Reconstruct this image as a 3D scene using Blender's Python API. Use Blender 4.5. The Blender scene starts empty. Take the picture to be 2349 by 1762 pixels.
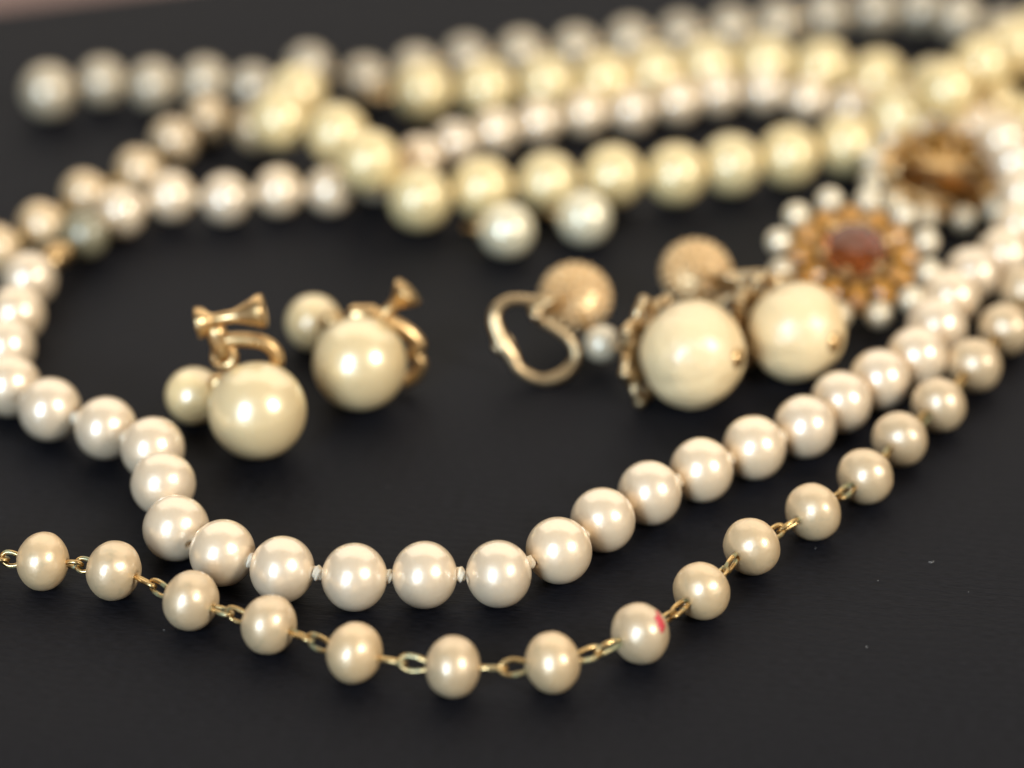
import bpy, bmesh, math, random
from mathutils import Vector, Matrix, Quaternion, noise
random.seed(7)
scene = bpy.context.scene
COL = scene.collection
MM = 0.001

# ------------------------------------------------------------------ camera
PW, PH, FPX = 2349.0, 1762.0, 7240.0          # photograph size and focal length in its pixels
TILT = math.radians(30.0)
CAM = Vector((0.0, -0.4147 * math.cos(TILT), 0.4147 * math.sin(TILT)))
cd = bpy.data.cameras.new("camera")
cam = bpy.data.objects.new("camera", cd)
COL.objects.link(cam)
cam.location = CAM
cam.rotation_euler = (math.radians(60.0), 0, 0)
cd.sensor_width = 36.0
cd.lens = 36.0 * FPX / PW
cd.clip_start = 0.02
cd.clip_end = 20.0
cd.dof.use_dof = True
cd.dof.focus_distance = 0.3712
cd.dof.aperture_fstop = 7.9
scene.camera = cam

# ------------------------------------------------------------------ world, lamps, exposure
world = bpy.data.worlds.new("World")
scene.world = world
world.use_nodes = True
bg = world.node_tree.nodes["Background"]
bg.inputs[0].default_value = (1.0, 0.86, 0.70, 1)
bg.inputs[1].default_value = 0.23

def area(name, direction, dist, w, h, power, color, target=(0, -0.01, 0), spread=180):
    ld = bpy.data.lights.new(name, 'AREA')
    ld.shape = 'RECTANGLE'
    ld.size, ld.size_y = w, h
    ld.energy = power
    ld.color = color
    ld.spread = math.radians(spread)
    o = bpy.data.objects.new(name, ld)
    COL.objects.link(o)
    d = Vector(direction).normalized()
    o.location = Vector(target) + d * dist
    o.rotation_euler = d.to_track_quat('Z', 'Y').to_euler()
    return o

for cu, cv in ((-1, -1), (1, -1), (-1, 1), (1, 1)):      # a window of four panes
    wd = Vector((-.43, -.81, .43)).normalized()
    wu = Vector((-wd.y, wd.x, 0)).normalized()
    wv_ = wd.cross(wu)
    if wv_.z < 0:
        wv_ = -wv_
    area("window_pane_light", wd, 2.4, 0.27, 0.60, 14.5, (0.62, 0.80, 1.0), Vector((0, -0.01, 0)) + wu * cu * 0.172 + wv_ * cv * 0.355)
area("window_light_warm", (.67, -.51, .57), 2.2, 0.48, 0.54, 35, (1.0, 0.94, 0.84))
area("ceiling_light", (.05, .70, .72), 2.2, 4.2, 2.6, 48, (1.0, 0.92, 0.79))

scene.view_settings.view_transform = 'Standard'
scene.view_settings.look = 'None'
scene.view_settings.gamma = 1.0
scene.view_settings.exposure = 0.0
scene.cycles.max_bounces = 8

# ------------------------------------------------------------------ helpers
def ray(p):
    return Vector(((p[0] - PW / 2) / FPX, math.cos(TILT) - (p[1] - PH / 2) / FPX * math.sin(TILT),
                   -math.sin(TILT) - (p[1] - PH / 2) / FPX * math.cos(TILT)))

def at(x, y, z_mm):
    """the place on the level plane z (mm) seen at photograph pixel x, y"""
    d = ray((x, y))
    return CAM + d * ((z_mm * MM - CAM.z) / d.z)

def on_plane(x, y, p0, n):
    d = ray((x, y))
    return CAM + d * ((p0 - CAM).dot(n) / d.dot(n))

def link_mesh(name, me, mat, parent=None, loc=None, rot=None, scale=None):
    o = bpy.data.objects.new(name, me)
    COL.objects.link(o)
    if mat is not None and len(me.materials) == 0:
        me.materials.append(mat)
    if parent is not None:
        o.parent = parent
    if loc is not None:
        o.location = loc
    if rot is not None:
        o.rotation_mode = 'QUATERNION'
        o.rotation_quaternion = rot
    if scale is not None:
        o.scale = scale
    return o

def thing(name, label, cat, loc, group=None):
    o = bpy.data.objects.new(name, None)
    COL.objects.link(o)
    o.empty_display_size = 0.004
    o.location = loc
    o["label"] = label
    o["category"] = cat
    if group:
        o["group"] = group
    return o

def to_mesh(name, bm, smooth=True):
    bmesh.ops.recalc_face_normals(bm, faces=bm.faces)
    me = bpy.data.meshes.new(name)
    bm.to_mesh(me)
    bm.free()
    if smooth:
        for p in me.polygons:
            p.use_smooth = True
    return me

def add_lathe(bm, prof, segs=40, axis='X', mat=Matrix()):
    """prof: list of (along, radius); radius 0 closes the end"""
    rings = []
    for a, r in prof:
        if r < 1e-9:
            co = Vector((a, 0, 0)) if axis == 'X' else Vector((0, 0, a))
            rings.append([bm.verts.new(mat @ co)])
        else:
            ring = []
            for k in range(segs):
                t = 2 * math.pi * k / segs
                co = Vector((a, r * math.cos(t), r * math.sin(t))) if axis == 'X' else Vector((r * math.cos(t), r * math.sin(t), a))
                ring.append(bm.verts.new(mat @ co))
            rings.append(ring)
    for A, B in zip(rings, rings[1:]):
        if len(A) == 1 and len(B) == 1:
            continue
        for k in range(segs):
            k2 = (k + 1) % segs
            if len(A) == 1:
                bm.faces.new((A[0], B[k], B[k2]))
            elif len(B) == 1:
                bm.faces.new((A[k], B[0], A[k2]))
            else:
                bm.faces.new((A[k], B[k], B[k2], A[k2]))

def add_tube(bm, pts, r, segs=10, closed=False, flat=1.0, up=None):
    """swept round (or flattened) wire through pts; r a number or one per point"""
    n = len(pts)
    pts = [Vector(p) for p in pts]
    rs = r if isinstance(r, (list, tuple)) else [r] * n
    rings = []
    prev = None
    for i in range(n):
        if closed:
            t = pts[(i + 1) % n] - pts[i - 1]
        else:
            t = pts[min(i + 1, n - 1)] - pts[max(i - 1, 0)]
        t.normalize()
        if prev is None:
            ref = Vector(up) if up is not None else (Vector((0, 0, 1)) if abs(t.z) < 0.9 else Vector((1, 0, 0)))
        else:
            ref = prev
        u = (ref - t * ref.dot(t)).normalized()
        prev = u
        v = t.cross(u)
        ring = []
        for k in range(segs):
            a = 2 * math.pi * k / segs
            ring.append(bm.verts.new(pts[i] + (u * math.cos(a) * flat + v * math.sin(a)) * rs[i]))
        rings.append(ring)
    rng = n if closed else n - 1
    for i in range(rng):
        A, B = rings[i], rings[(i + 1) % n]
        for k in range(segs):
            bm.faces.new((A[k], A[(k + 1) % segs], B[(k + 1) % segs], B[k]))
    if not closed:
        bm.faces.new(rings[0])
        bm.faces.new(rings[-1])

def smooth_path(pts, n=6, closed=False):
    pts = [Vector(p) for p in pts]
    out = []
    m = len(pts)
    for i in range(m if closed else m - 1):
        p0 = pts[(i - 1) % m] if closed or i > 0 else pts[0]
        p1, p2 = pts[i], pts[(i + 1) % m]
        p3 = pts[(i + 2) % m] if closed or i + 2 < m else pts[-1]
        for k in range(n):
            t = k / n
            out.append(0.5 * ((2 * p1) + (p2 - p0) * t + (2 * p0 - 5 * p1 + 4 * p2 - p3) * t * t + (3 * p1 - p0 - 3 * p2 + p3) * t ** 3))
    if not closed:
        out.append(pts[-1])
    return out

def add_ball(bm, c, r, u=10, v=7, mat=None):
    M = Matrix.Translation(Vector(c))
    if mat is not None:
        M = M @ mat
    bmesh.ops.create_uvsphere(bm, u_segments=u, v_segments=v, radius=r, matrix=M)

# ------------------------------------------------------------------ materials
def new_mat(name):
    m = bpy.data.materials.new(name)
    m.use_nodes = True
    nt = m.node_tree
    return m, nt, nt.nodes["Principled BSDF"]

def N(nt, kind, **kw):
    n = nt.nodes.new(kind)
    for k, v in kw.items():
        setattr(n, k, v)
    return n

def mix_col(nt, fac, a, b, mode='MIX'):
    m = N(nt, 'ShaderNodeMix', data_type='RGBA', blend_type=mode)
    for sock, val in ((m.inputs[0], fac), (m.inputs[6], a), (m.inputs[7], b)):
        if hasattr(val, 'is_linked'):
            nt.links.new(val, sock)
        elif isinstance(val, (int, float)):
            sock.default_value = val
        else:
            sock.default_value = (*val, 1)
    return m.outputs[2]

def ramp(nt, src, lo, hi, a=0.0, b=1.0):
    r = N(nt, 'ShaderNodeMapRange')
    r.inputs[1].default_value, r.inputs[2].default_value = lo, hi
    r.inputs[3].default_value, r.inputs[4].default_value = a, b
    nt.links.new(src, r.inputs[0])
    return r.outputs[0]

def pearl_mat(name, base, tint2, rough=0.26, coat=0.7, coat_rough=0.07, var=0.10, metal=0.25, stain=None, stain_amt=0.0, bump=0.04, ior=2.1, stint=(1.0, 0.98, 0.99)):
    m, nt, b = new_mat(name)
    tc = N(nt, 'ShaderNodeTexCoord')
    oi = N(nt, 'ShaderNodeObjectInfo')
    va = N(nt, 'ShaderNodeVectorMath', operation='ADD')
    nt.links.new(tc.outputs['Object'], va.inputs[0])
    vs = N(nt, 'ShaderNodeVectorMath', operation='SCALE')
    vs.inputs['Scale'].default_value = 700.0
    nt.links.new(oi.outputs['Location'], vs.inputs[0])
    nt.links.new(vs.outputs[0], va.inputs[1])
    nz = N(nt, 'ShaderNodeTexNoise')
    nz.inputs['Scale'].default_value = 2.2
    nz.inputs['Detail'].default_value = 3.0
    nt.links.new(va.outputs[0], nz.inputs['Vector'])
    c = mix_col(nt, ramp(nt, oi.outputs['Random'], 0, 1), base, tint2)
    c = mix_col(nt, ramp(nt, nz.outputs['Fac'], 0.35, 0.7, 0.0, 0.5), c, tint2)
    if stain is not None:
        n2 = N(nt, 'ShaderNodeTexNoise')
        n2.inputs['Scale'].default_value = 5.0
        n2.inputs['Detail'].default_value = 5.0
        nt.links.new(va.outputs[0], n2.inputs['Vector'])
        c = mix_col(nt, ramp(nt, n2.outputs['Fac'], 0.56, 0.72, 0, stain_amt), c, stain)
    hv = N(nt, 'ShaderNodeHueSaturation')
    hv.inputs['Value'].default_value = 1.0
    nt.links.new(ramp(nt, oi.outputs['Random'], 0, 1, 1 - var, 1 + var * 0.5), hv.inputs['Value'])
    nt.links.new(c, hv.inputs['Color'])
    nt.links.new(hv.outputs[0], b.inputs['Base Color'])
    b.inputs['Metallic'].default_value = metal
    b.inputs['Roughness'].default_value = rough
    b.inputs['IOR'].default_value = ior
    b.inputs['Specular Tint'].default_value = (*stint, 1)
    b.inputs['Subsurface Weight'].default_value = 0.2
    b.inputs['Subsurface Radius'].default_value = (1.0, 0.85, 0.65)
    b.inputs['Subsurface Scale'].default_value = 0.0012
    b.inputs['Coat Weight'].default_value = coat
    b.inputs['Coat Roughness'].default_value = coat_rough
    b.inputs['Coat IOR'].default_value = 1.5
    nf = N(nt, 'ShaderNodeTexNoise')
    nf.inputs['Scale'].default_value = 7.0
    nf.inputs['Detail'].default_value = 4.0
    nt.links.new(va.outputs[0], nf.inputs['Vector'])
    bp = N(nt, 'ShaderNodeBump')
    bp.inputs['Strength'].default_value = bump * 4
    bp.inputs['Distance'].default_value = 0.0011
    nt.links.new(nf.outputs['Fac'], bp.inputs['Height'])
    nt.links.new(bp.outputs[0], b.inputs['Normal'])
    return m

def gold_mat(name, base, dark, rough=0.32, green=0.0, scale=500.0):
    m, nt, b = new_mat(name)
    tc = N(nt, 'ShaderNodeTexCoord')
    oi = N(nt, 'ShaderNodeObjectInfo')
    va = N(nt, 'ShaderNodeVectorMath', operation='ADD')
    nt.links.new(tc.outputs['Object'], va.inputs[0])
    nt.links.new(oi.outputs['Location'], va.inputs[1])
    nz = N(nt, 'ShaderNodeTexNoise')
    nz.inputs['Scale'].default_value = scale
    nz.inputs['Detail'].default_value = 4.0
    nt.links.new(va.outputs[0], nz.inputs['Vector'])
    c = mix_col(nt, ramp(nt, nz.outputs['Fac'], 0.35, 0.7), base, dark)
    met = ramp(nt, nz.outputs['Fac'], 0.0, 1.0, 1.0, 1.0)
    if green > 0:
        n2 = N(nt, 'ShaderNodeTexNoise')
        n2.inputs['Scale'].default_value = scale * 0.9
        n2.inputs['Detail'].default_value = 3.0
        v2 = N(nt, 'ShaderNodeVectorMath', operation='ADD')
        v2.inputs[1].default_value = (0.3, 0.7, 0.2)
        nt.links.new(va.outputs[0], v2.inputs[0])
        nt.links.new(v2.outputs[0], n2.inputs['Vector'])
        f = ramp(nt, n2.outputs['Fac'], 0.51, 0.60, 0, green)
        c = mix_col(nt, f, c, (0.20, 0.25, 0.15))
        met = ramp(nt, f, 0, 1, 1.0, 0.1)
    nt.links.new(c, b.inputs['Base Color'])
    nt.links.new(met, b.inputs['Metallic'])
    nt.links.new(ramp(nt, nz.outputs['Fac'], 0.3, 0.7, rough * 0.8, rough * 1.4), b.inputs['Roughness'])
    return m

M_WHITE = pearl_mat("knotted_pearl", (0.88, 0.71, 0.50), (0.87, 0.675, 0.44), rough=0.33, coat=1.0, coat_rough=0.03, var=0.08, metal=0.26, ior=2.3, bump=0.012)
M_CHAIN = pearl_mat("chain_pearl", (0.77, 0.575, 0.345), (0.71, 0.505, 0.27), metal=0.28, ior=2.2, rough=0.38, coat=0.35, coat_rough=0.17, var=0.12, stain=(0.48, 0.40, 0.24), stain_amt=0.45, bump=0.018)
M_CREAM = pearl_mat("cream_bead", (0.87, 0.70, 0.36), (0.85, 0.65, 0.30), rough=0.36, coat=0.4, coat_rough=0.16, var=0.06, metal=0.2, bump=0.015)
M_GREY = pearl_mat("grey_pearl", (0.58, 0.48, 0.33), (0.54, 0.44, 0.29), rough=0.36, coat=0.35, coat_rough=0.15, var=0.15)
M_GOLDP = pearl_mat("golden_pearl", (0.90, 0.695, 0.385), (0.88, 0.655, 0.335), rough=0.31, coat=0.7, coat_rough=0.07, var=0.03, metal=0.2, ior=2.3, bump=0.012, stint=(0.74, 0.96, 1.0))
M_GOLDS = pearl_mat("pale_brightened_pearl", (0.95, 0.74, 0.40), (0.94, 0.71, 0.36), rough=0.30, coat=0.7, coat_rough=0.07, var=0.03, metal=0.1, ior=2.2, bump=0.012)  # small pearls: a paler base, also brightened to offset blocked window light
M_GREENP = pearl_mat("greenish_pearl", (0.86, 0.76, 0.52), (0.84, 0.74, 0.50), rough=0.28, coat=0.5, coat_rough=0.10, var=0.04)
M_DROP = pearl_mat("cream_drop", (0.90, 0.69, 0.39), (0.88, 0.655, 0.34), rough=0.38, coat=0.3, coat_rough=0.2, var=0.03, metal=0.0, ior=1.8, bump=0.09)
M_SMALL = pearl_mat("small_pearl", (0.82, 0.69, 0.48), (0.78, 0.65, 0.43), rough=0.3, coat=0.5, coat_rough=0.1, var=0.08)
M_BRASS = gold_mat("tarnished_brass", (0.68, 0.47, 0.21), (0.42, 0.28, 0.12), rough=0.27, green=0.7, scale=650.0)
M_GOLD = gold_mat("worn_gold", (0.84, 0.58, 0.29), (0.44, 0.28, 0.12), rough=0.30)
M_DOME = gold_mat("granulated_gold", (0.90, 0.68, 0.40), (0.70, 0.48, 0.24), rough=0.42, scale=6.0)
M_PALE = gold_mat("pale_gold", (0.74, 0.55, 0.32), (0.36, 0.26, 0.14), rough=0.30)

def thread_mat():
    m, nt, b = new_mat("silk_thread")
    b.inputs['Base Color'].default_value = (0.80, 0.69, 0.52, 1)
    b.inputs['Roughness'].default_value = 0.75
    b.inputs['Subsurface Weight'].default_value = 0.3
    b.inputs['Subsurface Radius'].default_value = (1, .8, .6)
    b.inputs['Subsurface Scale'].default_value = 0.0005
    return m
M_THREAD = thread_mat()

def gem_mat(name, col, trans=0.6, rough=0.08):
    m, nt, b = new_mat(name)
    b.inputs['Base Color'].default_value = (*col, 1)
    b.inputs['Roughness'].default_value = rough
    b.inputs['IOR'].default_value = 1.6
    b.inputs['Transmission Weight'].default_value = trans
    return m
M_AMBER = gem_mat("amber_glass", (0.70, 0.33, 0.05), 0.45, 0.28)
M_TOPAZ = gem_mat("topaz_glass", (0.34, 0.085, 0.014), 0.7, 0.10)

def flat_mat(name, col, rough=0.5):
    m, nt, b = new_mat(name)
    b.inputs['Base Color'].default_value = (*col, 1)
    b.inputs['Roughness'].default_value = rough
    return m
M_RED = flat_mat("red_paint", (0.62, 0.06, 0.07), 0.4)
M_LINT = flat_mat("lint_fibre", (0.60, 0.58, 0.55), 0.9)

def card_mat():
    m, nt, b = new_mat("black_ribbed_card")
    tc = N(nt, 'ShaderNodeTexCoord')
    mp = N(nt, 'ShaderNodeMapping')
    mp.inputs['Rotation'].default_value = (0, 0, math.radians(9))
    nt.links.new(tc.outputs['Object'], mp.inputs['Vector'])
    wv = N(nt, 'ShaderNodeTexWave', wave_type='BANDS', bands_direction='Y', wave_profile='SIN')
    wv.inputs['Scale'].default_value = 210.0
    wv.inputs['Distortion'].default_value = 6.0
    wv.inputs['Detail'].default_value = 2.0
    wv.inputs['Detail Scale'].default_value = 0.6
    nt.links.new(mp.outputs[0], wv.inputs['Vector'])
    st = N(nt, 'ShaderNodeMapping')
    st.inputs['Scale'].default_value = (0.22, 1, 1)
    nt.links.new(mp.outputs[0], st.inputs['Vector'])
    fb = N(nt, 'ShaderNodeTexNoise')
    fb.inputs['Scale'].default_value = 3400.0
    fb.inputs['Detail'].default_value = 3.0
    nt.links.new(st.outputs[0], fb.inputs['Vector'])
    big = N(nt, 'ShaderNodeTexNoise')
    big.inputs['Scale'].default_value = 45.0
    big.inputs['Detail'].default_value = 3.0
    nt.links.new(tc.outputs['Object'], big.inputs['Vector'])
    c = mix_col(nt, ramp(nt, fb.outputs['Fac'], 0.3, 0.7), (0.0014, 0.0016, 0.0028), (0.0088, 0.0088, 0.0114))
    c = mix_col(nt, ramp(nt, wv.outputs['Fac'], 0, 1, 0, 0.08), c, (0.0078, 0.0077, 0.0096))
    c = mix_col(nt, ramp(nt, big.outputs['Fac'], 0.35, 0.7, 0, 0.35), c, (0.0072, 0.0067, 0.0080))
    nt.links.new(c, b.inputs['Base Color'])
    b.inputs['Roughness'].default_value = 0.60
    b.inputs['Specular IOR Level'].default_value = 0.12
    b.inputs['Specular Tint'].default_value = (0.84, 0.88, 1.0, 1)
    ad = N(nt, 'ShaderNodeMath', operation='MULTIPLY_ADD')
    ad.inputs[1].default_value = 0.22
    nt.links.new(wv.outputs['Fac'], ad.inputs[0])
    nt.links.new(fb.outputs['Fac'], ad.inputs[2])
    bp = N(nt, 'ShaderNodeBump')
    bp.inputs['Strength'].default_value = 0.6
    bp.inputs['Distance'].default_value = 0.00012
    nt.links.new(ad.outputs[0], bp.inputs['Height'])
    nt.links.new(bp.outputs[0], b.inputs['Normal'])
    return m
M_CARD = card_mat()

def table_mat():
    m, nt, b = new_mat("pinkish_wood_table")
    tc = N(nt, 'ShaderNodeTexCoord')
    mp = N(nt, 'ShaderNodeMapping')
    mp.inputs['Scale'].default_value = (1, 9, 1)
    nt.links.new(tc.outputs['Object'], mp.inputs['Vector'])
    nz = N(nt, 'ShaderNodeTexNoise')
    nz.inputs['Scale'].default_value = 14.0
    nz.inputs['Detail'].default_value = 5.0
    nt.links.new(mp.outputs[0], nz.inputs['Vector'])
    c = mix_col(nt, ramp(nt, nz.outputs['Fac'], 0.3, 0.7), (0.19, 0.10, 0.08), (0.14, 0.074, 0.06))
    nt.links.new(c, b.inputs['Base Color'])
    b.inputs['Roughness'].default_value = 0.5
    return m
M_TABLE = table_mat()

# ------------------------------------------------------------------ setting: table and black card
bm = bmesh.new()
bmesh.ops.create_cube(bm, size=1.0, matrix=Matrix.Translation((0.0, 0.25, -0.0165)) @ Matrix.Diagonal((1.6, 1.5, 0.03, 1)))
tbl = link_mesh("table_top", to_mesh("table_top", bm, False), M_TABLE)
tbl["kind"] = "structure"

e0, e1 = at(0, 24, 0), at(190, 0, 0)             # the far edge of the card, where the table shows in the corner
ed = (e1 - e0).normalized()
far_l, far_r = e0 - ed * 0.06, e0 + ed * 0.32
back = Vector((ed.y, -ed.x, 0))
quad = [far_l, far_r, far_r + back * 0.40, far_l + back * 0.40]
bm = bmesh.new()
lo = [bm.verts.new((p.x, p.y, -0.0014)) for p in quad]
hi = [bm.verts.new((p.x, p.y, 0.0)) for p in quad]
bm.faces.new(hi)
bm.faces.new(lo[::-1])
for k in range(4):
    bm.faces.new((lo[k], lo[(k + 1) % 4], hi[(k + 1) % 4], hi[k]))
card = link_mesh("black_card", to_mesh("black_card", bm, False), M_CARD)
card["kind"] = "structure"

# bits of lint lying on the card
bm = bmesh.new()
for x, y, l in ((2014, 1332, 0), (1988, 1484, 0), (376, 1445, 0), (891, 1118, 0), (2222, 1358, 0), (1871, 1257, 0), (2138, 1290, 1)):
    p = at(x, y, 0.12)
    if l == 0:
        s = random.uniform(0.035, 0.07) * MM
        M = Matrix.Translation(p) @ Matrix.Rotation(random.uniform(0, 3), 4, 'Z') @ Matrix.Diagonal((s * 1.5, s, s * 0.8, 1))
        bmesh.ops.create_icosphere(bm, subdivisions=1, radius=1.0, matrix=M)
    else:
        a = random.uniform(-1.2, 1.2)
        L = random.uniform(0.5, 0.9) * MM * l
        pts = [p + Vector((math.cos(a + k * 0.25), math.sin(a + k * 0.25), 0)) * L * (k / 4 - .5) for k in range(5)]
        add_tube(bm, pts, 0.022 * MM, 5)
lint = link_mesh("lint", to_mesh("lint", bm), M_LINT)
lint["kind"] = "stuff"
lint["label"] = "tiny pale dust specks and fibres scattered on the black card"
lint["category"] = "lint"

# ------------------------------------------------------------------ pearls
POS_KNOTTED = [[-66.05,21.96,3.85,7.7],[-66.42,11.95,3.9,7.8],[-66.6,2.77,3.95,7.9],[-64.68,-7.35,4.0,8.0],[-58.64,-13.84,4.3,8.1],[-51.07,-18.42,4.26,8.09],[-44.53,-24.35,4.83,8.09],[-42.41,-32.93,4.99,8.08],[-40.11,-41.42,4.04,8.08],[-34.14,-46.85,4.04,8.07],[-26.87,-50.35,4.03,8.07],[-18.36,-51.98,4.03,8.06],[-10.19,-51.51,4.03,8.06],[-1.55,-51.32,4.03,8.05],[5.53,-46.29,4.02,8.04],[10.9,-39.58,4.02,8.04],[16.72,-33.46,4.02,8.03],[23.31,-28.09,4.01,8.03],[30.15,-22.8,4.01,8.02],[36.86,-17.7,4.01,8.02],[42.01,-11.47,4.01,8.01],[47.52,-5.66,4.0,8.01],[52.98,0.2,4.0,8.0],[56.49,8.18,4.0,7.93],[59.27,16.07,4.08,7.87],[63.04,22.93,4.03,7.8],[68.15,28.77,3.87,7.73],[71.3,36.18,4.53,7.67],[72.68,43.55,5.98,7.6],[72.47,50.93,7.43,7.48],[71.75,59.08,7.2,7.36],[69.19,66.56,5.66,7.24],[64.18,71.58,4.19,7.12],[58.29,75.41,3.5,7.0],[51.78,77.95,3.5,7.0],[45.38,80.78,3.5,7.0],[38.95,84.15,3.5,7.0],[31.66,83.3,3.55,7.0],[25.33,80.19,3.6,7.0],[18.21,77.1,3.5,7.0],[11.13,76.05,3.5,7.0],[3.99,73.02,3.5,7.0],[-2.52,69.41,3.65,7.0],[-8.54,64.53,3.97,7.0],[-13.48,58.57,4.36,7.0],[-19.91,54.24,3.53,7.06],[-26.37,49.78,3.56,7.11],[-33.68,49.45,3.59,7.17],[-41.19,46.99,3.61,7.23],[-48.97,46.79,4.15,7.29],[-55.82,42.54,3.74,7.34],[-60.05,35.6,3.7,7.4]]
POS_CREAM = [[-13.66,81.87,4.5,9.0],[-4.1,82.86,4.5,9.0],[5.33,84.63,4.5,9.0],[14.24,83.79,5.41,9.0],[21.98,88.31,4.51,9.0],[30.5,91.15,4.5,9.0],[39.46,92.07,4.5,9.0],[48.18,89.97,4.69,9.0],[56.42,85.81,4.75,9.0],[64.51,80.69,5.54,9.0],[72.85,76.03,4.5,9.0],[77.24,67.5,5.32,9.0],[84.25,73.02,4.5,9.0],[89.51,80.31,5.01,9.0],[92.1,89.42,6.57,9.0],[87.21,96.44,9.28,9.0],[81.37,88.98,10.95,9.0],[76.02,81.03,11.86,9.0],[70.23,73.38,12.66,9.0],[64.23,65.91,12.03,9.0],[57.34,68.16,6.72,9.0],[49.45,63.15,4.5,9.0],[40.67,59.27,4.5,9.0],[32.06,56.32,4.5,9.0],[23.83,52.71,4.75,9.0],[14.66,51.86,4.93,9.0],[5.18,50.32,4.5,9.0],[-4.3,48.75,4.5,9.0],[-13.21,45.15,4.5,9.0],[-20.44,48.35,8.94,9.0],[-25.41,56.56,9.38,9.0],[-33.98,60.89,9.67,9.0],[-32.1,70.3,9.4,9.0]]
POS_GREY = [[-71.05,82.55,4.15,8.3],[-63.34,86.95,3.75,7.5],[-55.41,85.82,3.75,7.5],[-47.5,86.95,3.75,7.5],[-39.95,84.76,3.75,7.5],[-31.71,92.05,3.78,7.5],[-22.77,87.44,3.75,7.5],[-14.92,91.51,3.75,7.5],[-7.18,95.54,3.75,7.5],[1.45,97.36,3.75,7.5],[10.09,99.1,3.75,7.5],[18.64,101.16,4.17,7.5],[26.89,104.22,3.84,7.5],[35.0,106.69,3.75,7.5],[42.71,109.13,3.75,7.5],[50.63,112.46,3.75,7.5],[58.74,114.59,3.75,7.5],[66.41,114.64,3.87,7.5],[71.66,107.72,5.31,7.5],[78.02,101.63,5.46,7.5],[81.54,93.66,4.17,7.5],[84.9,86.94,3.78,7.5]]
POS_CHAIN = [[-64.33,-46.45,3.39,6.79],[-55.26,-47.7,3.41,6.83],[-46.67,-49.78,3.49,6.98],[-37.07,-56.03,3.46,6.92],[-27.75,-60.82,3.39,6.79],[-17.74,-66.53,3.44,6.88],[-6.61,-69.26,3.45,6.89],[4.52,-68.35,3.4,6.81],[14.54,-62.7,3.48,6.96],[21.98,-53.95,3.4,6.79],[28.42,-44.53,3.43,6.87],[36.35,-36.82,3.45,6.9],[43.45,-28.69,3.44,6.88],[48.62,-19.88,3.46,6.92],[54.48,-11.38,3.48,6.97],[60.33,-1.22,3.51,7.03],[65.65,8.59,3.42,6.84],[69.84,19.02,3.47,6.94]]
POS_CHAIN_BACK = [[-71.9,31.52,3.5,7.0],[-66.59,38.59,3.5,7.0],[-61.53,48.34,3.5,7.0],[-54.59,56.02,3.5,7.0],[-50.43,66.16,3.5,7.0],[-45.94,73.76,3.5,7.0],[-38.2,69.47,4.29,7.0]]

def bead_mesh(name, oblate=1.0, hole=0.09, rough=0.0, seed=0, segs=48, rings=26, solid=False):
    """unit-diameter bead, its drilled hole along X"""
    prof = [(-0.5 * oblate * 0.80, 0.0), (-0.5 * oblate * 0.84, hole * 0.42)]
    a0 = math.asin(min(0.9, hole))
    for k in range(rings + 1):
        a = a0 + (math.pi - 2 * a0) * k / rings
        prof.append((-0.5 * oblate * math.cos(a), 0.5 * math.sin(a)))
    prof += [(0.5 * oblate * 0.84, hole * 0.42), (0.5 * oblate * 0.80, 0.0)]
    if solid:
        prof = [(-0.5 * math.cos(math.pi * k / rings), 0.5 * math.sin(math.pi * k / rings) if 0 < k < rings else 0.0) for k in range(rings + 1)]
    bm = bmesh.new()
    add_lathe(bm, prof, segs)
    if rough > 0:
        off = Vector((seed * 7.3, seed * 3.1, seed))
        for v in bm.verts:
            d = v.co.normalized()
            v.co *= 1.0 + rough * (noise.noise(d * 1.5 + off) + 0.35 * noise.noise(d * 4 + off))
    return to_mesh(name, bm)

def quat_x(d):
    return Vector(d).normalized().to_track_quat('X', 'Z')

def spin(q, seed):
    return q @ Quaternion((1, 0, 0), seed)

def axes_of(P, closed=False):
    n = len(P)
    out = []
    for i in range(n):
        a = P[i - 1] if (i > 0 or closed) else P[i]
        b = P[(i + 1) % n] if (i < n - 1 or closed) else P[i]
        out.append((b - a).normalized())
    return out

def knot_mesh():
    bm = bmesh.new()
    bmesh.ops.create_icosphere(bm, subdivisions=3, radius=0.5)
    for v in bm.verts:
        d = v.co.normalized()
        tw = math.sin(math.atan2(d.z, d.y) * 3 + d.x * 7)
        v.co *= 1.0 + 0.13 * tw + 0.12 * noise.noise(d * 3.5)
    return to_mesh("knot", bm)

def strand(name, label, cat, data, mat, meshes, size_mul=1.0, knot=None, thread_r=0.2, thread_m=None, part="pearl"):
    P = [Vector(d[:3]) * MM for d in data]
    D = [d[3] * MM for d in data]
    c = sum(P, Vector()) / len(P)
    root = thing(name, label, cat, (c.x, c.y, 0))
    base = Vector((c.x, c.y, 0))
    ax = axes_of(P)
    for i, p in enumerate(P):
        s = D[i] * size_mul * random.uniform(0.985, 1.012)
        link_mesh(part, meshes[i % len(meshes)], mat, root, p - base, spin(quat_x(ax[i]), random.uniform(0, 6.28)), (s, s, s))
    if knot is not None:
        for i in range(len(P) - 1):
            v = P[i + 1] - P[i]
            gap = v.length - (D[i] + D[i + 1]) / 2 * 0.95
            s = max(1.3, min(2.1, gap / MM * 1.35)) * MM
            w = random.uniform(1.6, 2.05) * MM
            # off the line, just as a thrown knot sits
            mid = P[i] + v * (0.5 + random.uniform(-.03, .03))
            link_mesh("knot", knot, M_THREAD, root, mid - base, spin(quat_x(v), random.uniform(0, 6.28)), (s, w, w))
    bm = bmesh.new()
    add_tube(bm, [p - base for p in P], thread_r * MM, 8)
    link_mesh("thread", to_mesh("thread", bm), thread_m or M_THREAD, root)
    return root, P, base

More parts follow.
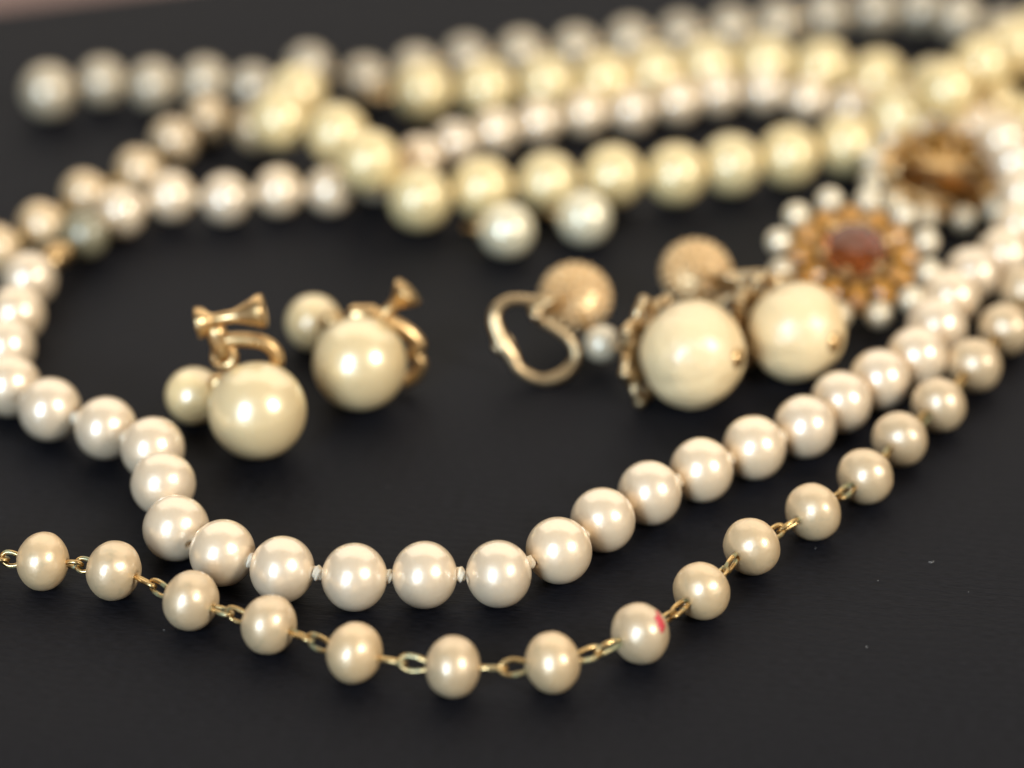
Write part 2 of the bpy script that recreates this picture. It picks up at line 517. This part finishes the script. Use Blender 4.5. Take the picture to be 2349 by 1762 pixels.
# --- white knotted necklace
W_BEADS = [bead_mesh("knotted_pearl", 0.955, 0.10, 0.004, k) for k in range(3)]
root_w, PW_, base_w = strand("knotted_necklace", "long white pearl necklace with silk knots looping round all the earrings", "necklace",
                             POS_KNOTTED, M_WHITE, W_BEADS, 1.0, knot_mesh(), 0.28)
a, b_ = PW_[-1], PW_[0]
v = b_ - a
# the pearl beside the clasp has turned greenish
last = [o for o in root_w.children if o.name.split('.')[0] == 'pearl'][-1]
last.scale = last.scale * 0.92
last.data = last.data.copy()
last.data.materials.clear()
last.data.materials.append(pearl_mat("greenish_clasp_pearl", (0.30, 0.26, 0.15), (0.27, 0.24, 0.14), rough=0.35, coat=0.3, coat_rough=0.15))
last["label"] = "greenish pearl next to the gold clasp"
bm = bmesh.new()
add_lathe(bm, [(-2.6, 0), (-2.5, .5), (-1.9, .6), (-1.8, 1.0), (-1.2, 1.5), (0, 1.75), (1.2, 1.5), (1.8, 1.0), (1.9, .6), (2.5, .5), (2.6, 0)], 20)
bmesh.ops.scale(bm, vec=(MM, MM, MM), verts=bm.verts)
link_mesh("clasp", to_mesh("clasp", bm), M_GOLD, root_w, (a + v * 0.5) - base_w, quat_x(v), (max(1.0, (v.length - 0.0074) / 0.0052),) * 1 + (1, 1))

# --- cream bead necklace and the grey pearl strand
root_y, PY, base_y = strand("cream_bead_necklace", "necklace of big yellowish cream beads doubled across the back", "necklace",
                            POS_CREAM, M_CREAM, [bead_mesh("cream_bead", 0.985, 0.08)], 1.0, None, 0.35, M_THREAD, "bead")
for idx, other in ((0, 1), (len(PY) - 1, len(PY) - 2)):
    d = (PY[idx] - PY[other]).normalized()
    u = Vector((-d.y, d.x, 0)).normalized()
    c = PY[idx] + d * 0.0045 + d * 0.0019
    bm = bmesh.new()
    add_tube(bm, [c - base_y + (d * math.cos(t) + u * math.sin(t)) * 0.0017 for t in [2 * math.pi * k / 20 for k in range(20)]], 0.0004, 8, True)
    link_mesh("clasp_ring", to_mesh("clasp_ring", bm), M_GOLD, root_y)
strand("grey_pearl_strand", "dull greyish pearl strand, the farthest one, ending in a larger pearl", "necklace",
       POS_GREY, M_GREY, [bead_mesh("grey_pearl", 0.97, 0.09)], 1.0, None, 0.42, M_GOLD, "pearl")

# --- small pearls joined by brass wire loops
CH_BEADS = [bead_mesh("chain_pearl", 0.885, 0.15, 0.022, k + 1) for k in range(5)]

def loop_points(L, w, n=22):
    """flat teardrop eye along +X from the hole, lying in XY"""
    pts = []
    for k in range(n):
        t = 2 * math.pi * k / n
        x = L * (1 - math.cos(t)) / 2
        y = w / 2 * math.sin(t) * (0.55 + 0.45 * (1 - math.cos(t)) / 2) * 1.12
        pts.append((x, y, 0))
    return pts

def wire_chain(name, label, cat, data, rolls):
    P = [Vector(d[:3]) * MM for d in data]
    D = [d[3] * MM for d in data]
    c = sum(P, Vector()) / len(P)
    base = Vector((c.x, c.y, 0))
    root = thing(name, label, cat, base)
    ax = axes_of(P)
    pearls = []
    for i, p in enumerate(P):
        s = D[i] * 1.02
        pearls.append(link_mesh("pearl", CH_BEADS[i % 5], M_CHAIN, root, p - base, spin(quat_x(ax[i]), random.uniform(0, 6.28)), (s, s, s)))
    r = 0.295 * MM
    for i in range(len(P) - 1):
        sA = P[i] + ax[i] * D[i] * 0.40
        sB = P[i + 1] - ax[i + 1] * D[i + 1] * 0.40
        g = sB - sA
        if g.length > 0.0065 or g.length < 0.0012:
            if g.length > 0.0065:
                continue
        t = g.normalized()
        L = g.length / 2 + r * 1.15
        mid_view = (CAM - (sA + sB) / 2).normalized()
        side = t.cross(mid_view).normalized()          # lies across the line of sight
        roll = rolls[i % len(rolls)]
        for s0, dr, extra in ((sA, t, 0), (sB, -t, math.pi / 2)):
            q = Quaternion(t, math.radians(roll) + extra)
            y = q @ mid_view
            z = dr.cross(y)
            droop = Vector((0, 0, -1)) * 0.10 * MM
            bm = bmesh.new()
            pts = []
            for (px, py, pz) in loop_points(L + 0.3 * MM, 1.9 * MM):
                f = px / L
                pts.append(s0 - base + dr * (px - 0.3 * MM) + y * py + droop * f * f)
            add_tube(bm, pts, r, 10, True)
            add_tube(bm, [s0 - base - dr * 1.2 * MM, s0 - base - dr * 0.4 * MM, s0 - base + dr * 0.05 * MM], r * 1.05, 10)
            link_mesh("wire_loop", to_mesh("wire_loop", bm), M_BRASS, root)
    return root, P, D, base, pearls, ax

ROLLS = [12, -20, 8, 24, 14, 6, 4, 55, -35, 40, 70, -30, 60, 20, 35, 10, 0]
root_c, PC, DC, base_c, pearls_c, ax_c = wire_chain("wire_linked_chain", "small champagne pearls joined by tarnished brass wire loops along the front", "chain", POS_CHAIN, ROLLS)
# red paint mark on one pearl of the chain
i = 8
p = PC[i]
vd = (CAM - p).normalized()
rt = Vector((1, 0, 0))
upv = rt.cross(-vd).normalized() * -1
if upv.z < 0:
    upv = -upv
n0 = (rt * 0.66 + upv * 0.37 + vd * 0.65).normalized()
e_up = (upv - n0 * upv.dot(n0)).normalized()
e_rt = n0.cross(e_up)
q_inv = pearls_c[i].rotation_quaternion.inverted()
bm = bmesh.new()
rad = DC[i] * 0.5
inner, outer = [], []
ctr = bm.verts.new((0, 0, 0))
NJ = 22
jag = [random.uniform(.55, 1.0) + (0.28 if k in (1, 6, 7, 13, 18) else 0) for k in range(NJ)]
def red_pt(a, k):
    d = (n0 + (e_up * math.sin(a) * 0.40 + e_rt * math.cos(a) * 0.27) * k).normalized()
    loc = q_inv @ d
    s = Vector((loc.x * 0.885, loc.y, loc.z))
    return s * (0.5 * 1.036)
ctr.co = red_pt(0, 0)
ring1 = [bm.verts.new(red_pt(2 * math.pi * k / NJ, 0.45 * jag[k])) for k in range(NJ)]
ring2 = [bm.verts.new(red_pt(2 * math.pi * k / NJ, 0.95 * jag[k])) for k in range(NJ)]
ring3 = [bm.verts.new(red_pt(2 * math.pi * k / NJ, 1.0 * jag[k]) * 0.93) for k in range(NJ)]
for k in range(NJ):
    k2 = (k + 1) % NJ
    bm.faces.new((ctr, ring1[k], ring1[k2]))
    bm.faces.new((ring1[k], ring2[k], ring2[k2], ring1[k2]))
    bm.faces.new((ring2[k], ring3[k], ring3[k2], ring2[k2]))
rm = link_mesh("red_mark", to_mesh("red_mark", bm), M_RED, pearls_c[i])
rm["label"] = "chipped red paint spot"
pearls_c[i]["label"] = "pearl with a red paint spot"

wire_chain("wire_linked_chain", "small dull pearls on brass wire climbing diagonally from the far left edge", "chain", POS_CHAIN_BACK, [30, 10, 50, -20, 0, 40])

# ------------------------------------------------------------------ two pearl studs under the cream beads
def stud(x, y, label, ang):
    d = 7.7 * MM
    p = at(x, y, 3.85)
    root = thing("pearl_stud_earring", label, "earring", (p.x, p.y, 0), "greenish pearl studs")
    link_mesh("pearl", STUD_ME, M_GREENP, root, (0, 0, 0.00385), quat_x((math.cos(ang), math.sin(ang), 0.1)), (d, d, d))
    dv = Vector((math.cos(ang), math.sin(ang), -0.15)).normalized()
    bm = bmesh.new()
    M = quat_x(dv).to_matrix().to_4x4()
    add_lathe(bm, [(3.7 * MM, 0), (3.75 * MM, 1.9 * MM), (4.15 * MM, 1.5 * MM), (4.45 * MM, 0.5 * MM), (6.6 * MM, 0.42 * MM), (6.8 * MM, 0)], 16, 'X', Matrix.Translation((0, 0, 0.00385)) @ M)
    link_mesh("post", to_mesh("post", bm), M_GOLD, root)
    return root
STUD_ME = bead_mesh("stud_pearl", 1.0, 0.04, solid=True)
stud(1163, 529, "greenish white pearl stud below the cream beads, nearer the screw-back earrings", math.radians(158))
stud(1341, 500, "greenish white pearl stud below the cream beads, nearer the round amber brooch", math.radians(150))

# ------------------------------------------------------------------ screw-back earrings with a large and a small golden pearl
PEARL_ME = bead_mesh("golden_pearl", 1.0, 0.02, 0, 0, 56, 32, True)
SMALLP_ME = bead_mesh("pale_brightened_pearl", 1.0, 0.02, 0, 0, 48, 28, True)

def disc_cone(bm, p0, p1, prof, segs=16):
    """lathe between two points; prof in fractions of the length and mm radii"""
    d = p1 - p0
    M = Matrix.Translation(p0) @ quat_x(d).to_matrix().to_4x4()
    add_lathe(bm, [(f * d.length, r * MM) for f, r in prof], segs, 'X', M)

def screw_earring(label, big, bd, small, sd, back_mm, wire_px, post_px, pad_px, knob_px, ring_px, cup_px):
    pb = at(big[0], big[1], bd / 2)
    ps = at(small[0], small[1], sd / 2)
    base = Vector((pb.x, pb.y, 0))
    root = thing("screw_back_earring", label, "earring", base, "pearl screw-back earrings")
    link_mesh("large_pearl", PEARL_ME, M_GOLDP, root, pb - base, quat_x((.2, .9, .3)), (bd * MM,) * 3)
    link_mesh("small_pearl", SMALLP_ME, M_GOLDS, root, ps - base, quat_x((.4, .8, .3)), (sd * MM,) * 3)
    n = Vector((0, -1, 0.18)).normalized()
    p0 = pb + Vector((0, back_mm * MM, 0))
    Q = lambda q: on_plane(q[0], q[1], p0, n) - base
    bm = bmesh.new()
    w = smooth_path([Q(q) for q in wire_px], 6)
    add_tube(bm, w, 0.92 * MM, 12)
    link_mesh("ear_wire", to_mesh("ear_wire", bm), M_GOLD, root)
    bm = bmesh.new()
    disc_cone(bm, Q(post_px[0]), Q(post_px[1]), [(0, 0), (0.0, .95), (.15, 1.25), (.75, 1.3), (.95, 1.1), (1, 0)])
    link_mesh("threaded_barrel", to_mesh("threaded_barrel", bm), M_GOLD, root)
    bm = bmesh.new()
    a, b = Q(pad_px), Q(knob_px)
    disc_cone(bm, a, b, [(0, 0), (0, 1.95), (.05, 2.0), (.12, 1.75), (.20, 1.0), (.25, .75), (.30, .75), (.55, .8), (.66, 1.15), (.82, 1.7), (.92, 2.15), (1.0, 2.15), (1.0, 0)], 20)
    link_mesh("screw", to_mesh("screw", bm), M_GOLD, root)
    if ring_px is not None:
        c = Q(ring_px)
        bm = bmesh.new()
        add_tube(bm, [c + Vector((math.cos(t), 0.3 * math.sin(t), math.sin(t))) * 1.15 * MM for t in [2 * math.pi * k / 18 for k in range(18)]], 0.65 * MM, 10, True)
        link_mesh("jump_ring", to_mesh("jump_ring", bm), M_GOLD, root)
    # the cup that holds both pearls, behind the place where they meet
    bm = bmesh.new()
    m = (pb * sd + ps * bd) / (bd + sd) - base + Vector((0.3, 1.8, 1.4)) * MM
    add_ball(bm, m, 1.5 * MM, 14, 10, Matrix.Diagonal((1.2, .8, 1.0, 1)))
    end = w[-1]
    add_tube(bm, smooth_path([m, (m + end) / 2 + Vector((0, 2.2, -.5)) * MM, end], 8), 0.6 * MM, 10)
    link_mesh("cup", to_mesh("cup", bm), M_GOLD, root)
    return root, base, Q

screw_earring("screw-back earring with a large and a small golden pearl, nearest the front strand", (590, 942), 12.4, (445, 908), 7.4, 4.6,
              [(512, 783), (545, 779), (597, 783), (628, 803), (636, 830), (620, 856), (600, 880)], [(516, 824), (490, 741)], (452, 741), (606, 712), (515, 818), None)
r2, b2, Q2 = screw_earring("screw-back earring with a large and a small golden pearl, farther back on its side", (825, 834), 12.2, (719, 740), 7.5, 4.2,
              [(845, 722), (895, 737), (940, 765), (962, 793), (951, 812), (965, 835), (952, 864), (922, 880)], [(800, 722), (868, 722)], (865, 735), (938, 668), None, (793, 708))

# ------------------------------------------------------------------ clip earrings with big cream drops
def dome_mesh():
    """domed button covered in rows of gold granules, facing +Z, unit diameter"""
    bm = bmesh.new()
    prof = [(-0.14, 0.0), (-0.14, 0.44), (-0.08, 0.50)]
    for k in range(10):
        a = math.radians(90 * k / 9)
        prof.append((0.30 * math.sin(a), 0.49 * math.cos(a)))
    prof[-1] = (0.30, 0.0)
    add_lathe(bm, prof, 32, 'Z')
    me = to_mesh("dome", bm)
    return me

def granule_mesh():
    bm = bmesh.new()
    for ring, (a, n) in enumerate(((2, 22), (18, 21), (34, 18), (50, 14), (66, 8), (80, 4))):
        for k in range(n):
            t = 2 * math.pi * (k + 0.5 * (ring % 2)) / n
            ar = math.radians(a)
            c = Vector((0.49 * math.cos(ar) * math.cos(t), 0.49 * math.cos(ar) * math.sin(t), 0.30 * math.sin(ar)))
            add_ball(bm, c, 0.058, 8, 6)
    return to_mesh("granulation", bm)
DOME_ME, GRAN_ME = dome_mesh(), granule_mesh()

def drop_mesh():
    """slightly faceted cream bead with a moulded seam, axis along X, unit diameter"""
    bm = bmesh.new()
    segs, rings = 56, 34
    prof = []
    for k in range(rings + 1):
        a = math.pi * k / rings
        prof.append((-0.5 * math.cos(a), 0.5 * math.sin(a)))
    prof[0] = (-0.5, 0.0)
    prof[-1] = (0.5, 0.0)
    add_lathe(bm, prof, segs)
    for v in bm.verts:
        t = math.atan2(v.co.z, v.co.y)
        rr = math.hypot(v.co.y, v.co.z)
        f = 1 + 0.05 * abs(math.sin(t * 2.0)) - 0.012 * math.exp(-(abs(math.sin(t * 2.0)) / 0.05) ** 2) - 0.02
        f = 1 + (f - 1) * min(1.0, rr / 0.30)
        v.co.y *= f
        v.co.z *= f
        v.co *= 1.0 + 0.028 * noise.noise(v.co.normalized() * 1.9 + Vector((3, 1, 2))) + 0.008 * noise.noise(v.co * 11)
    return to_mesh("drop_bead", bm)
DROP_ME = drop_mesh()
SMALL_ME = bead_mesh("small_round_pearl", 1.0, 0.03, 0, 0, 28, 16, True)

def flower_cap(R):
    """scalloped gold bead cap: wire loops round a dish; axis along X, petals toward -X side of the bead"""
    bm = bmesh.new()
    add_lathe(bm, [(-0.02 * R, 0), (-0.02 * R, .30 * R), (0.02 * R, .40 * R), (0.08 * R, .46 * R), (0.04 * R, .48 * R), (-0.03 * R, .42 * R), (-0.08 * R, 0.3 * R), (-0.08 * R, 0)], 32)
    n = 8
    for k in range(n):
        t = 2 * math.pi * k / n
        c = Vector((0.13 * R, 0.78 * R * math.cos(t), 0.78 * R * math.sin(t)))
        er = Vector((0.25, math.cos(t), math.sin(t))).normalized()
        et = Vector((0, -math.sin(t), math.cos(t)))
        add_tube(bm, [c + er * (0.26 * R * math.cos(u)) + et * (0.26 * R * math.sin(u)) for u in [2 * math.pi * j / 14 for j in range(14)]], 0.085 * R, 8, True)
        add_ball(bm, c + er * 0.28 * R, 0.13 * R, 8, 6)
    return to_mesh("flower_cap", bm)

def clip_earring(label, bead_px, bd, bead_axis, small_px, small_d, dome_px, dome_z, dome_n, mirror=None):
    pb = at(bead_px[0], bead_px[1], bd / 2)
    base = Vector((pb.x, pb.y, 0))
    root = thing("clip_drop_earring", label, "earring", base, "clip earrings with cream drops")
    ax = Vector(bead_axis).normalized()
    link_mesh("drop_bead", DROP_ME, M_DROP, root, pb - base, spin(quat_x(ax), 0.15), (bd * MM * 0.99, bd * MM, bd * MM))
    # pin head on the exposed end
    bm = bmesh.new()
    M = Matrix.Translation(pb - base) @ quat_x(ax).to_matrix().to_4x4()
    h = bd / 2 * MM
    add_lathe(bm, [(h * .93, 0), (h * .985, 1.35 * MM), (h * 1.02, 1.2 * MM), (h * 1.06, .55 * MM), (h * 1.09, 0)], 18, 'X', M)
    link_mesh("pin_head", to_mesh("pin_head", bm), M_GOLD, root)
    R = bd / 2 * 0.98 * MM
    link_mesh("flower_cap", flower_cap(R), M_PALE, root, pb - base - ax * h * 1.08, quat_x(ax))
    # small pearl between cap and button
    ps = at(small_px[0], small_px[1], small_d / 2 + 1.2)
    link_mesh("small_pearl", SMALL_ME, M_SMALL, root, ps - base, None, (small_d * MM,) * 3)
    bm = bmesh.new()
    cp = pb - base - ax * h * 1.05
    dpos = at(dome_px[0], dome_px[1], dome_z)
    dn = Vector(dome_n).normalized()
    add_tube(bm, smooth_path([cp, ps - base, dpos - base - dn * 1.6 * MM], 6), 0.4 * MM, 8)
    link_mesh("link_wire", to_mesh("link_wire", bm), M_PALE, root)
    q = dn.to_track_quat('Z', 'Y')
    dm = link_mesh("dome_button", DOME_ME, M_DOME, root, dpos - base, q, (9.3 * MM,) * 3)
    g = link_mesh("granulation", GRAN_ME, M_DOME, dm)
    g["kind"] = "stuff"
    # the hinged clip, a bowed strip
    loop_px = [(1266, 694), (1240, 691), (1214, 689), (1165, 690), (1134, 722), (1147, 776), (1172, 815), (1192, 848), (1240, 872), (1288, 862), (1321, 822), (1309, 782), (1274, 754), (1246, 736), (1230, 716)]
    p0 = at(1240, 872, 0.7)
    n = Vector((0.10, -0.86, 0.50)).normalized()
    pts = [on_plane(x, y, p0, n) for x, y in loop_px]
    if mirror is not None:
        pts = [Vector((mirror[1].x - (p.x - mirror[0].x), p.y - mirror[0].y + mirror[1].y, p.z - mirror[0].z + mirror[1].z)) for p in pts]
    bm = bmesh.new()
    tuck = dpos - dn * 0.9 * MM
    pts = [tuck + Vector((-0.6, 0, 0.6)) * MM] + pts + [tuck + Vector((-0.8, 0, -1.2)) * MM]
    path = smooth_path([p - base for p in pts], 6)
    m_ = len(path)
    rs = []
    for k in range(m_):
        f = k / (m_ - 1)
        rs.append((0.66 + 0.42 * math.exp(-((f - .40) / .09) ** 2) + 0.22 * math.exp(-((f - .62) / .05) ** 2)) * MM)
    add_tube(bm, path, rs, 12)
    link_mesh("clip", to_mesh("clip", bm), M_PALE, root)
    bm = bmesh.new()
    add_ball(bm, pts[-2] - base + Vector((0.2, 0.5, 0.2)) * MM, 1.25 * MM, 12, 9)
    hp = path[int(m_ * .40)]
    hd = (path[int(m_ * .40) + 1] - hp).cross(n).normalized()
    disc_cone(bm, hp - hd * 1.3 * MM, hp + hd * 1.3 * MM, [(0, 0), (0, .7), (.1, .8), (.9, .8), (1, .7), (1, 0)], 14)
    link_mesh("hinge", to_mesh("hinge", bm), M_PALE, root)
    return root, dpos

rl, d1 = clip_earring("gold clip earring lying open with a big cream drop, beside the golden pearl earrings", (1589, 813), 13.7, (.80, -.52, .22), (1381, 788), 4.9,
                      (1320, 683), 5.6, (0.05, -.62, .78))
clip_earring("gold clip earring with a round cream drop, directly in front of the amber brooch", (1829, 760), 12.8, (.70, -.70, .12), (1640, 742), 4.9,
             (1597, 627), 6.2, (0.0, -.60, .80), (d1, at(1597, 627, 6.2)))

# ------------------------------------------------------------------ amber cluster clip earrings
def gem_mesh(name, r, table=0.55, crown=0.35, pav=0.6, n=8):
    bm = bmesh.new()
    add_lathe(bm, [(-pav * r, 0), (0, r), (crown * r * .55, r * .88), (crown * r, table * r), (crown * r, 0)], n, 'Z')
    return to_mesh(name, bm, False)

def amber_tree():
    root = bpy.data.objects.new("amber_cluster_earring", None)
    COL.objects.link(root)
    root.empty_display_size = 0.004
    # pierced back plate
    bm = bmesh.new()
    add_lathe(bm, [(-1.4, 7.7), (-1.5, 8.2), (-1.4, 8.7), (-1.0, 9.0), (-0.7, 8.7), (-0.7, 7.8), (-1.4, 7.7)], 48, 'Z')
    for k in range(12):
        t = 2 * math.pi * k / 12 + .26
        add_tube(bm, [(8.4 * math.cos(t), 8.4 * math.sin(t), -1.1), (10.2 * math.cos(t), 10.2 * math.sin(t), -1.0)], 0.55, 8)
        if k % 2 == 0:
            add_tube(bm, [(3.2 * math.cos(t), 3.2 * math.sin(t), -1.0), (8.0 * math.cos(t), 8.0 * math.sin(t), -1.1)], 0.4, 8)
    bmesh.ops.scale(bm, vec=(MM,) * 3, verts=bm.verts)
    link_mesh("back_plate", to_mesh("back_plate", bm), M_GOLD, root)
    # centre cup and stone
    bm = bmesh.new()
    add_lathe(bm, [(-1.3, 0), (-1.3, 1.8), (-0.6, 3.6), (1.2, 4.9), (1.9, 5.0), (1.9, 4.7), (0.8, 4.5), (-0.8, 3.2), (-1.2, 0)], 32, 'Z')
    for k in range(6):
        t = 2 * math.pi * k / 6 + .2
        add_ball(bm, (4.55 * math.cos(t), 4.55 * math.sin(t), 2.3), 0.75, 8, 6)
    bmesh.ops.scale(bm, vec=(MM,) * 3, verts=bm.verts)
    link_mesh("stone_cup", to_mesh("stone_cup", bm), M_GOLD, root)
    link_mesh("centre_stone", gem_mesh("centre_stone", 4.6 * MM, 0.45, 0.36, 0.45, 8), M_TOPAZ, root, (0, 0, 1.9 * MM), Quaternion((0, 0, 1), 0.39 - 0.2))
    for k in range(12):
        t = 2 * math.pi * (k + .5) / 12 + .26
        link_mesh("amber_stone", GEM_ME, M_AMBER, root, (7.0 * MM * math.cos(t), 7.0 * MM * math.sin(t), 0.75 * MM),
                  Quaternion((0, 0, 1), t) @ Quaternion((0, 1, 0), 0.18), (1.25, 1, 1))
    for k in range(12):
        t = 2 * math.pi * k / 12 + .26
        link_mesh("pearl", RIM_ME, M_SMALL, root, (10.4 * MM * math.cos(t), 10.4 * MM * math.sin(t), 0.2 * MM), None, (3.75 * MM,) * 3)
    # sprung clip on the back
    bm = bmesh.new()
    prof = [(-5.2, 1.1), (-3.5, 1.6), (-1.0, 1.4), (2.0, 1.6), (4.5, 2.3), (6.6, 2.5), (8.2, 2.0), (9.0, 0.9)]
    top, bot = [], []
    for x, w in prof:
        f = (x + 5.2) / 14.2
        z = -2.0 - 1.6 * f - 0.9 * math.sin(f * 3.1)
        row = []
        for s in (-1, -.5, 0, .5, 1):
            row.append(bm.verts.new((x, w * s + 5.6, z + 0.45 * w * s - 0.7 * (1 - s * s) * (0.4 + f))))
        top.append(row)
    for A, B in zip(top, top[1:]):
        for k in range(4):
            bm.faces.new((A[k], A[k + 1], B[k + 1], B[k]))
    bmesh.ops.solidify(bm, geom=bm.faces[:], thickness=0.5)
    bmesh.ops.scale(bm, vec=(MM,) * 3, verts=bm.verts)
    link_mesh("clip_paddle", to_mesh("clip_paddle", bm), M_PALE, root)
    bm = bmesh.new()
    disc_cone(bm, Vector((-5.0, 3.8, -2.2)) * MM, Vector((-5.0, 7.4, -1.6)) * MM, [(0, 0), (0, .8), (1, .8), (1, 0)], 14)
    link_mesh("hinge", to_mesh("hinge", bm), M_PALE, root)
    return root

def copy_tree(o, parent=None):
    c = o.copy()
    COL.objects.link(c)
    if parent is not None:
        c.parent = parent
    for ch in list(o.children):
        copy_tree(ch, c)
    return c

GEM_ME = gem_mesh("amber_stone", 1.65 * MM, 0.5, 0.55, 0.5, 8)
RIM_ME = bead_mesh("rim_pearl", 1.0, 0.02, 0, 0, 24, 14, True)
amber = amber_tree()
amber2 = copy_tree(amber)
for o, lab, loc, rot in (
        (amber, "round amber and topaz glass cluster brooch face up behind the cream drop, ringed with pearls", at(1958, 592, 6.6), (math.radians(23), 0, 0)),
        (amber2, "pearl-ringed amber cluster lying face down with its gold clip open, by the right edge", at(2162, 396, 4.6), (Matrix.Rotation(math.radians(14), 3, 'X') @ Matrix.Rotation(math.radians(146), 3, 'Z') @ Matrix.Rotation(math.radians(180), 3, 'Y')).to_euler())):
    o["label"] = lab
    o["category"] = "brooch" if o is amber else "earring"
    o["group"] = "amber cluster clip earrings"
    o.location = loc
    o.rotation_euler = rot
amber["label"] = "round amber cluster earring face up, ringed with pearls, behind the cream drop"
amber["category"] = "earring"
